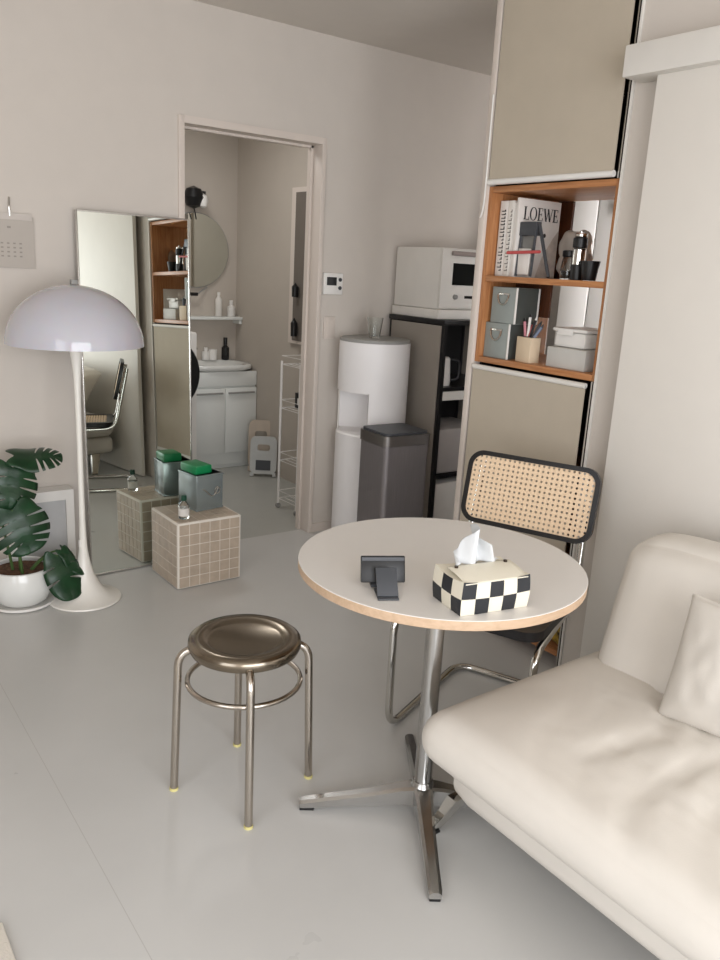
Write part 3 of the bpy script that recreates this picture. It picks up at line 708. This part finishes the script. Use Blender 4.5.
# ------------------------------------------------------------------ floor lamp
la = thing('floor_lamp', 'white mushroom floor lamp with opal dome shade beside the leaning mirror', 'lamp', (0.998, 3.302, 0))
prof = [(0, 0), (.148, 0), (.152, .004), (.150, .010), (.128, .016), (.100, .028), (.076, .050), (.055, .085), (.039, .125), (.027, .175), (.0185, .225), (.0145, .28), (.0125, .36), (.0115, .50), (.0115, .70), (.012, .85), (.0145, .95), (.019, 1.02), (.025, 1.06), (.030, 1.085), (0, 1.085)]
MB().lathe(prof, seg=48).build('stem', IVORY, la, sharp=50)
R0, H0, z0 = .265, .232, 1.096
pf = []
for k in range(19):
    a = R(90*k/18); pf.append((R0*math.cos(a) if k < 18 else 0, z0+H0*math.sin(a)**1.0))
pin = [(r*.985 if r > 0 else 0, z0+(z-z0)*.975) for r, z in pf]
MB().lathe([(R0*.985, z0)] + pf + pin[::-1][0:], seg=64).build('shade', OPAL, la, sharp=60)
MB().lathe([(.030, 1.086), (.09, 1.10), (.10, 1.11), (.012, 1.12), (.012, z0+H0*.95), (0, z0+H0*.95)], seg=32).build('inner_reflector', IVORY, la)
MB().box(-.012, .012, -.012, .012, z0+H0+.0005, z0+H0+.02, bev=.002).build('finial', GREYP, la)
MB().box(-.019, -.010, -.010, .004, .24, .27).build('switch', WHITE, la)

# ------------------------------------------------------------------ panel heater
ph = thing('panel_heater', 'white framed box with grey front panel behind the potted plant', 'heater', (.90, 3.577, 0))
b = MB(); b.ring([(-.14, 0), (.135, 0), (.135, .43), (-.14, .43)], [(-.105, .05), (.10, .05), (.10, .385), (-.105, .385)], -.042, .042, M=Matrix.Rotation(R(90), 4, 'X'))
b.build('frame', WHITE, ph)
MB().box(-.105, .10, -.03, .04, .05, .385).build('front_panel', mat('panel_grey', (188, 188, 188), .6), ph)

# ------------------------------------------------------------------ potted monstera
pm = thing('potted_monstera', 'green monstera with split leaves in a white bowl pot on the floor', 'plant', (.762, 3.390, 0))
MB().lathe([(0, 0), (.118, 0), (.130, .006), (.130, .016), (.124, .016), (.112, .008), (0, .008)]).build('saucer', WHITE, pm)
MB().lathe([(0, .0085), (.085, .0085), (.106, .025), (.130, .075), (.134, .11), (.129, .14), (.122, .163), (.115, .165), (.113, .16), (.125, .13), (.0, .125)]).build('pot', PORC, pm)
MB().lathe([(.120, .126), (.118, .143), (.06, .152), (0, .150)], seg=32).build('soil', SOIL, pm)
def leaf_mesh(Ln, Wd, cuts, droop, seed, rem=.62):
    rr = random.Random(seed); b = bmesh.new(); N = 200
    for sgn in (1, -1):
        cut = [(c+rr.uniform(-.02, .02), rr.uniform(.58, .84)) for c in cuts]
        prev = None
        for i in range(N+1):
            t = i/N                                # 0 = sinus behind the stalk, 1 = tip
            a = PI*(1-t)
            ro = (1+.22*math.cos(a*2.0+PI)*0) * (.62+.38*math.cos(a/2)**1.2)
            # heart outline
            x = Wd*math.sin(a)**.75*(1+.10*math.cos(a*1.2+2.6)) if a < PI-1e-6 else 0
            y = Ln*(.36-.64*math.cos(PI-a)) if False else Ln*(.5+.5*math.cos(a)) - .22*Ln*(math.sin(a*.5)**6)*math.sin(a)**.6*0
            if t < .25: y -= Ln*.20*math.sin(PI*t/.25)
            mx, my = 0, max(0.02*Ln, y*.80)
            k = 1.0
            for c, dp in cut:
                dd = abs(t-c)/.019
                if dd < 1: k = min(k, 1-dp*(1-dd*dd)**.5)
            row = []
            for j in range(6):
                f = j/5*k
                px, py = mx+(x-mx)*f, my+(y-my)*f
                z = -droop*((py/Ln)**2)*Ln - .35*abs(px)*abs(px)/Wd + .12*abs(px) + .004*math.sin(9*py/Ln+seed)
                row.append(b.verts.new((sgn*px, py, z)))
            if prev:
                for j in range(5):
                    try: b.faces.new((prev[j], prev[j+1], row[j+1], row[j]) if sgn > 0 else (row[j], row[j+1], prev[j+1], prev[j]))
                    except ValueError: pass
            prev = row
    bmesh.ops.remove_doubles(b, verts=b.verts, dist=.0004)
    bmesh.ops.recalc_face_normals(b, faces=b.faces)
    return b
CUTS = (.36, .50, .64, .77)
def add_leaf(base, tip, nrm, Wd, droop, seed, stem_from, cuts=CUTS):
    base, tip = Vector(base), Vector(tip); y = (tip-base); Ln = y.length; y.normalize()
    nrm = Vector(nrm); nrm = (nrm-y*nrm.dot(y)).normalized(); x = y.cross(nrm)
    b = MB(); b.merge(leaf_mesh(Ln, Wd, cuts, droop, seed)); o = b.build('leaf', LEAF, pm, sharp=80)
    o.matrix_local = basis(x, y, nrm, base)
    s = o.modifiers.new('thickness', 'SOLIDIFY'); s.thickness = .0012
    sf = Vector(stem_from); mid = (sf+base)/2+Vector((0, 0, .05))
    pts = [sf*(1-t)**2+mid*2*t*(1-t)+base*t*t for t in [k/10 for k in range(11)]]
    MB().tube(pts, .005, seg=8, rad=[.0065-.003*k/10 for k in range(11)]).build('stem', STEM, pm)
CAMV = Vector((-.29, -.90, .34))
add_leaf((-.020, -.055, .605), (-.055, -.105, .445), (.05, -.9, .35), .112, .10, 1, (-.005, -.02, .14))
add_leaf((-.01, -.035, .645), (.17, -.075, .645), (.03, -.40, .91), .085, .06, 2, (.0, .01, .14), (.5, .62, .74, .86))
add_leaf((-.045, -.105, .445), (.015, -.150, .265), (-.10, -.92, .32), .118, .05, 3, (-.008, -.06, .145))
add_leaf((.125, -.105, .222), (.165, -.180, .045), (.10, -.85, .5), .082, .08, 4, (.03, -.03, .14), (.34, .55))
add_leaf((-.10, -.02, .54), (-.23, -.05, .44), (-.3, -.6, .75), .09, .12, 5, (-.03, 0, .14))
add_leaf((.150, -.085, .235), (.232, -.130, .135), (.45, -.6, .66), .042, .10, 6, (.03, -.02, .14), (.5,))

# ------------------------------------------------------------------ tiled cube table and what stands on it
tcb = thing('tiled_cube_table', 'beige tiled cube side table on the floor in front of the leaning mirror', 'side table', (1.380, 3.194, 0), R(1.0))
CS, CD, CH = .316, .290, .313
MB().box(0, CS, 0, CD, 0.004, CH, bev=.003).build('body', GROUT, tcb)
b = MB(); g_ = .0036; nn = 6
def tiles(o, u, v, nrm, lu, lv):
    o, u, v, nrm = map(Vector, (o, u, v, nrm)); e = .007
    su, sv = (lu-2*e)/nn, (lv-2*e)/nn
    for i in range(nn):
        for j in range(nn):
            a = o+u*(e+i*su+g_/2)+v*(e+j*sv+g_/2)
            b.box(0, su-g_, 0, sv-g_, -.001, .0014, M=basis(u, v, nrm, a))
tiles((0, 0, 0), (1, 0, 0), (0, 0, 1), (0, -1, 0), CS, CH)
tiles((0, CD, 0), (0, -1, 0), (0, 0, 1), (-1, 0, 0), CD, CH)
tiles((CS, 0, 0), (0, 1, 0), (0, 0, 1), (1, 0, 0), CD, CH)
tiles((CS, CD, 0), (-1, 0, 0), (0, 0, 1), (0, 1, 0), CS, CH)
tiles((0, 0, CH), (1, 0, 0), (0, 1, 0), (0, 0, 1), CS, CD)
b.build('tiles', TILE, tcb)
ct = thing('canister', 'square metallic canister with green lid on the tiled cube table', 'canister', (1.530, 3.322, CH+.0016), R(9))
W_, D_, H_ = .148, .155, .170
b = MB(); b.box(0, W_, 0, D_, 0, H_, bev=.006); b.build('body', TINM, ct)
for z in (0.0, H_-.008): MB().box(-.002, W_+.002, -.002, D_+.002, z, z+.008, bev=.002).build('rim', TINM, ct)
MB().box(.006, .098, .018, D_-.006, H_+.0005, H_+.042, bev=.008).build('lid', GREEN, ct)
b = MB()
b.tube([(.03+.085*t, -.003, .105-.035*math.sin(PI*t)+.012*math.sin(6*t)) for t in [k/16 for k in range(17)]], .0028, seg=8)
b.tube([(.112+.014*math.cos(a), -.003, .09+.016*math.sin(a)) for a in [2*PI*k/14 for k in range(14)]], .0026, seg=8, closed=True)
b.build('wire_latch', CHROME, ct)
bt = thing('small_bottle', 'small clear bottle with dark green cap at the front of the tiled cube table', 'bottle', (1.440, 3.262, CH+.0016))
MB().lathe([(0, 0), (.022, 0), (.024, .003), (.024, .062), (.012, .078), (.011, .084), (0, .084)], seg=24).build('body', glass_mat('bottle_glass', (238, 240, 238), .05), bt)
MB().cyl(0, 0, .084, .108, .013, seg=20, bev=.002).build('cap', DKGREEN, bt)
MB().lathe([(.0243, .015), (.0246, .015), (.0246, .05), (.0243, .05)], seg=24).build('paper_label', PAPER, bt)

# ------------------------------------------------------------------ steel stool
stl = thing('steel_stool', 'round stainless steel stool with four tube legs', 'stool', (.971, 1.797, 0), 0)
sr, szz = .1525, .462
MB().lathe([(0, szz-.008), (.095, szz-.008), (.105, szz-.005), (.118, szz), (sr-.008, szz), (sr, szz-.006), (sr+.002, szz-.02), (sr-.004, szz-.034), (sr-.012, szz-.034), (sr-.014, szz-.012), (0, szz-.014)], seg=72).build('seat', SEATSTEEL, stl, sharp=60)
MB().tube([(.155*math.cos(2*PI*k/48), .155*math.sin(2*PI*k/48), .335) for k in range(48)], .0075, seg=10, closed=True).build('ring', STEEL, stl)
for k in range(4):
    a = R(157+90*k); c, s = math.cos(a), math.sin(a)
    pts = fillet([(.09*c, .09*s, szz-.027), (.178*c, .178*s, szz-.032), (.192*c, .192*s, .006)], .05, 8)
    lg = MB().tube(pts, .0112, seg=16).build('leg', STEEL, stl)
    b = MB(); b.cyl(.192*c, .192*s, 0, .008, .0125, seg=16); b.build('rubber_foot', YELLOWR, lg)

# ------------------------------------------------------------------ round table
tx, ty, tz, trr = 1.333, 1.431, .74, .364
tb = thing('round_table', 'round grey white pedestal table with star base', 'table', (tx, ty, 0))
b = MB()
b.lathe([(0, tz), (trr-.0015, tz), (trr, tz-.0015)], m=LAMIN, seg=128)
b.lathe([(trr, tz-.0015), (trr, tz-.022), (trr-.002, tz-.024), (0, tz-.024)], m=BIRCH, seg=128)
b.build('tabletop', None, tb)
MB().cyl(0, 0, .085, tz-.030, .0245, seg=40).build('column', ALU, tb)
MB().cyl(0, 0, tz-.034, tz-.0245, .12, seg=40).build('top_plate', BLACK, tb)
MB().lathe([(0, .03), (.036, .033), (.040, .07), (.031, .088), (.027, .10), (0, .10)], seg=40).build('hub', ALU, tb)
def star_leg(ang):
    b = bmesh.new(); secs = []
    for (x, wdt, z0, z1) in ((.02, .055, .030, .088), (.06, .046, .034, .082), (.14, .040, .026, .062), (.24, .036, .017, .045), (.325, .034, .010, .030), (.338, .030, .010, .027)):
        r = [(-wdt/2, z0), (wdt/2, z0), (wdt/2, z1-.006), (wdt/2-.008, z1), (-wdt/2+.008, z1), (-wdt/2, z1-.006)]
        secs.append([b.verts.new((x, yy, zz)) for yy, zz in r])
    for A, B in zip(secs[:-1], secs[1:]):
        for k in range(6): b.faces.new((A[k], A[(k+1) % 6], B[(k+1) % 6], B[k]))
    b.faces.new(secs[0][::-1]); b.faces.new(secs[-1]); bmesh.ops.recalc_face_normals(b, faces=b.faces)
    q = MB(); q.merge(b, None, Matrix.Rotation(ang, 4, 'Z')); return q
for k in range(4):
    a = R(146+90*k); lg = star_leg(a).build('leg', ALU, tb, sharp=30)
    b = MB(); b.box(.296, .336, -.014, .014, 0, .0105, bev=.002, M=Matrix.Rotation(a, 4, 'Z')); b.build('glide', BLACK, lg)

# phone on stand
ps = thing('phone_stand', 'grey folding stand holding a small dark phone on the round table', 'stand', (1.083, 1.344, tz+.0005), R(-28))
lean = Matrix.Rotation(R(-24), 4, 'X')
MB().box(-.024, .024, -.060, .004, 0, .004, bev=.001).build('foot', DKGREY, ps)
MB().box(-.024, .024, -.005, 0, 0, .068, bev=.001, M=Matrix.Translation((0, -.046, .003)) @ Matrix.Rotation(R(-42), 4, 'X')).build('support', DKGREY, ps)
MB().box(-.03, .03, -.004, .022, 0, .006, M=Matrix.Translation((0, .012, .004))).build('ledge', DKGREY, ps)
phn = thing('phone', 'small black phone resting sideways on the grey stand', 'phone', (1.085, 1.348, tz+.0115), R(-28))
Mp = Matrix.Translation((0, .014, 0)) @ Matrix.Rotation(R(-20), 4, 'X')
MB().box(-.052, .052, 0, .009, 0, .062, bev=.003, M=Mp).build('body', BLACK, phn)
MB().box(-.049, .049, .0091, .0098, .003, .059, M=Mp).build('screen', SCREEN, phn)
MB().box(-.050, .050, -.001, .0, .050, .058, M=Mp).build('edge_band', DKGREY, phn)

# tissue box cover
tsx = thing('tissue_box', 'black and cream checkered tissue box cover on the round table', 'tissue box', (1.138, 1.147, tz+.0005), R(-10.6))
TL, TD, TH = .174, .118, .072
b = bmesh.new(); nx_, ny_, nz2 = 20, 12, 8
def bulge(p):
    u = (p.x/TL-.5)*2; v = (p.y/TD-.5)*2; h = p.z/TH
    s = 1+.02*max(0, h)**2 + .04*math.sin(PI*min(1, max(0, h)))
    q = Vector((TL/2+u*TL/2*(s*.98+.02-.03*v*v*h), TD/2+v*TD/2*(s-.02*u*u), p.z + (.006*(1-u*u)*(1-v*v) if h > .9 else 0) + .006*h*(u*u)*(v*v)))
    return q
grid = {}
def gv(i, j, k):
    key = (i, j, k)
    if key not in grid: grid[key] = b.verts.new(bulge(Vector((TL*i/nx_, TD*j/ny_, TH*k/nz2))))
    return grid[key]
fm = []
def addf(vs, blk):
    f = b.faces.new(vs); f.material_index = blk; f.smooth = True
for i in range(nx_):
    for k in range(nz2):
        row = 0 if k < 4 else 1; blk = ((i//4)+row+1) % 2 if True else 0
        addf((gv(i, 0, k), gv(i+1, 0, k), gv(i+1, 0, k+1), gv(i, 0, k+1)), 1 if ((i//4)+row) % 2 == 1 else 0)
        addf((gv(i+1, ny_, k), gv(i, ny_, k), gv(i, ny_, k+1), gv(i+1, ny_, k+1)), 1 if ((i//4)+row) % 2 == 1 else 0)
for j in range(ny_):
    for k in range(nz2):
        row = 0 if k < 4 else 1
        addf((gv(0, j+1, k), gv(0, j, k), gv(0, j, k+1), gv(0, j+1, k+1)), 1 if ((j//4)+row) % 2 == 0 else 0)
        addf((gv(nx_, j, k), gv(nx_, j+1, k), gv(nx_, j+1, k+1), gv(nx_, j, k+1)), 1 if ((j//4)+row) % 2 == 0 else 0)
for i in range(nx_):
    for j in range(ny_):
        addf((gv(i, j, nz2), gv(i+1, j, nz2), gv(i+1, j+1, nz2), gv(i, j+1, nz2)), 0)
        addf((gv(i, j+1, 0), gv(i+1, j+1, 0), gv(i+1, j, 0), gv(i, j, 0)), 0)
q = MB(); me = bpy.data.meshes.new('cover'); b.to_mesh(me); b.free(); me.materials.append(CREAMC); me.materials.append(BLACKC)
o = bpy.data.objects.new('cover', me); COL.objects.link(o); o.parent = tsx
for p in me.polygons: p.use_smooth = True
me.set_sharp_from_angle(angle=R(50))
# flap: bent sheet from the front top edge up over the middle
b = MB(); bb = bmesh.new(); prev = None; F_ = 14
for i in range(F_+1):
    t = i/F_; row = []
    yy = -.001+.078*t; zz = TH*.985+.012*math.sin(PI*t*.55)
    for j in range(15):
        u = j/14; ins = .004+.012*(t**4)*0
        row.append(bb.verts.new((.006+(TL-.012)*u, yy, zz-.004*(2*u-1)**2*0)))
    if prev:
        for j in range(14): bb.faces.new((prev[j], prev[j+1], row[j+1], row[j]))
    prev = row
b.merge(bb); fl = b.build('flap', CREAMC, tsx); s = fl.modifiers.new('t', 'SOLIDIFY'); s.thickness = .0025; s.offset = 1
for x in (.022, TL-.022): 
    b = MB(); b.cyl(x, .066, 0, .004, .0045, seg=16, M=Matrix.Translation((0, 0, TH*.985+.0143))); b.build('snap', mat('snap_dark', (70, 58, 48), .3, .8), tsx)
# tissue sheet
bb = bmesh.new(); prev = None
def crest(u):
    ks = ((-1, .006), (-.6, .034), (-.28, .088), (-.12, .092), (.1, .070), (.35, .058), (.6, .048), (.85, .026), (1, .004))
    for (a0, h0), (a1, h1) in zip(ks[:-1], ks[1:]):
        if u <= a1: return h0+(h1-h0)*(u-a0)/(a1-a0)
    return .004
for i in range(21):
    t = i/20; row = []
    for j in range(49):
        u = j/24-1
        x = TL*.52 + u*.064*(1-.28*t) - .010*t + (.005*math.sin(7*u+2)*t)
        y = .084 + (.010+.016*t)*math.sin(7.5*u+.6) + .010*t*math.sin(15*u+2.0) + .010*t
        z = TH*.985 + .012 + t*crest(u)
        row.append(bb.verts.new((x, y, z)))
    if prev:
        for j in range(48): bb.faces.new((prev[j], prev[j+1], row[j+1], row[j]))
    prev = row
b = MB(); b.merge(bb); o = b.build('tissue', TISSUE, tsx, sharp=180); s = o.modifiers.new('t', 'SOLIDIFY'); s.thickness = .0006

# ------------------------------------------------------------------ cantilever cane chair
ch = thing('cane_chair', 'cantilever chair with cane back, black frame and chrome tube behind the round table', 'chair', (2.09, 1.80, 0), math.atan2(-.39, -.92))
hw = .228
b = MB()
half = [(0.0, 0, .013), (0.0, hw, .013), (.545, hw, .013), (.55, hw, .415), (.10, .205, .425), (.03, .19, .86)]
full = [(p[0], -p[1], p[2]) for p in half[:0:-1]] + half
pts = [(.03, -hw, .80)] + [(x, -y, z) for x, y, z in half[1:-1][::-1]] + [(x, y, z) for x, y, z in half[1:-1]] + [(.012, .188, .82)]
pts[0] = (.012, -.188, .82)
b.tube(fillet(pts, .075, 7), .0122, seg=14); b.build('tube_frame', CHROME, ch)
# seat: horizontal frame
def cane_panel(w_, h_, r_, name, parent, M):
    bb = bmesh.new(); P = rrect(w_, h_, r_, 8); vs = [bb.verts.new((p[0], p[1], 0)) for p in P]
    f = bb.faces.new(vs); uv = bb.loops.layers.uv.new('UVMap')
    for lp in f.loops: lp[uv].uv = (lp.vert.co.x, lp.vert.co.y)
    me = bpy.data.meshes.new(name); bb.to_mesh(me); bb.free(); me.materials.append(CANE)
    o = bpy.data.objects.new(name, me); COL.objects.link(o); o.parent = parent; o.matrix_local = M
    s = o.modifiers.new('t', 'SOLIDIFY'); s.thickness = .0025; s.offset = 0
    return o
seat = MB(); Ms = Matrix.Translation((.33, 0, .452))
seat.ring(rrect(.43, .46, .06), rrect(.35, .38, .03), -.014, .016, M=Ms)
seat_o = seat.build('seat', BLACKW, ch)
cane_panel(.356, .386, .03, 'cane_panel', seat_o, Ms @ Matrix.Translation((0, 0, .010)))
MB().box(.18, .46, -.2, .2, .4365, .440).build('seat_rail', BLACKW, ch)
# back: local x = chair left(-) ... plane spanned by chair y and tilted z
tl = R(13); Mb = basis((0, 1, 0), (-math.sin(tl), 0, math.cos(tl)), (math.cos(tl), 0, math.sin(tl)), (.066, 0, .737))
BW, BH = .462, .252
bk = MB(); bk.ring(rrect(BW, BH, .055, 10), rrect(BW-.032, BH-.032, .040, 10), -.012, .012, M=Mb)
bk_o = bk.build('backrest', BLACKW, ch)
cane_panel(BW-.030, BH-.030, .041, 'cane_panel', bk_o, Mb @ Matrix.Translation((0, 0, .006)))
b = MB(); b.box(.035, .10, -.2, .2, .0, .001); b.bm.free()

# ------------------------------------------------------------------ sofa
so = thing('sofa', 'cream leather sofa with low back against the white sliding door', 'sofa', (1.195, 1.335, 0))
SLEN = 2.0
def wr_base(p, u): return p
MB().cushion(.88, SLEN-.06, .14, .05, 26, None, M=Matrix.Translation((.105+.44, -SLEN/2+.005, .13+.07))).build('base', LEATHER, so)
def seatfn(p, u):
    q = p.copy()
    if u.z > -.2:
        top = max(0, u.z)
        f = max(0, (1-abs(u.x)**2.6))*max(0, 1-abs(u.y)**9)
        a, c = p.y-.42*p.x, p.x+.42*p.y
        d_ = .25*noise.noise(Vector((a*3, c*3, 2.0)))
        r1 = (1-abs(noise.noise(Vector((a*7+d_*3, c*1.6, .3)))))**7
        r2 = (1-abs(noise.noise(Vector((a*15+d_*4, c*2.6, 4.7)))))**6
        w3 = noise.noise(Vector((p.x*3, p.y*3, 9.1)))
        amp = .15+.85*max(0, min(1, (SLEN/2-.22-p.y)/.25))
        q.z += top*f*(.046 - amp*(.016*r1 + .009*r2) + .008*w3)
    return q
MB().cushion(.98, SLEN, .135, .066, 84, seatfn, M=Matrix.Translation((.005+.49, -SLEN/2+.01, .332))).build('seat_cushion', LEATHER, so, sharp=180)
def backfn(p, u):
    q = p.copy(); f = (1-u.y**6)*(1-u.z**4)
    if u.x < 0: q.x -= .018*f
    q.x += .10*u.z                                   # leans back
    if u.y > .5 and u.z > 0: q.z -= .030*((u.y-.5)*2)**3*u.z
    if u.y > .8: q.y += .03*u.z
    return q
MB().cushion(.19, SLEN-.04, .40, .065, 40, backfn, M=Matrix.Translation((.745, -SLEN/2-.025, .575))).build('backrest', LEATHER, so, sharp=180)
for yy in (-.02, -SLEN+.1):
    for xx in (.14, .84):
        b = MB(); bb = bmesh.new(); secs = []
        for t in (0, .25, .5, .75, 1):
            z = .006+.135*t; y = yy+.03-.06*t*(1 if yy > -1 else -1); hw_ = .020+.012*t; th = .004+.004*t
            xo = -.035*(1-t)
            secs.append([bb.verts.new((xx+xo+sx*hw_, y+sy*th*2, z)) for sx, sy in ((-1, -1), (1, -1), (1, 1), (-1, 1))])
        for A, B in zip(secs[:-1], secs[1:]):
            for k in range(4): bb.faces.new((A[k], A[(k+1) % 4], B[(k+1) % 4], B[k]))
        bb.faces.new(secs[0][::-1]); bb.faces.new(secs[-1]); bmesh.ops.recalc_face_normals(bb, faces=bb.faces)
        b.merge(bb); lg = b.build('leg', CHROME, so)
        MB().box(xx-.055, xx-.015, yy+.018, yy+.042, 0, .0062).build('glide', BLACK, lg)
# cushion
def pilfn(p, u):
    e = max(abs(u.x), abs(u.y)); k = math.sqrt(max(0, (1-abs(u.x)**2.2)*(1-abs(u.y)**2.2)))
    q = Vector((p.x*(1-.07*(1-u.y*u.y)*(abs(u.x))), p.y*(1-.07*(1-u.x*u.x)*abs(u.y)), u.z*(.008+.072*k**.75)))
    q.z += .012*k*noise.noise(Vector((p.x*9+p.y*5, p.y*4, 2.2))) + .006*noise.noise(Vector((p.x*24, p.y*15, 7)))*k
    return q
pil = MB(); pil.cushion(.38, .315, .10, .006, 44, pilfn)
po = tag(pil.build('throw_pillow', LEATHERP, None, sharp=180), 'cream square throw pillow leaning against the sofa back', 'pillow')
yv = Vector((.34, .06, .94)).normalized(); xv = Vector((.10, -.99, .02)); xv = (xv-yv*xv.dot(yv)).normalized()
po.matrix_world = basis(xv, yv, xv.cross(yv), (1.755, .805, .575))

# rug corner
tag(MB().box(-.75, .283, .55, 1.62, .001, .012, bev=.004).build('rug', RUG), 'cream rug whose corner shows at the lower left', 'rug')
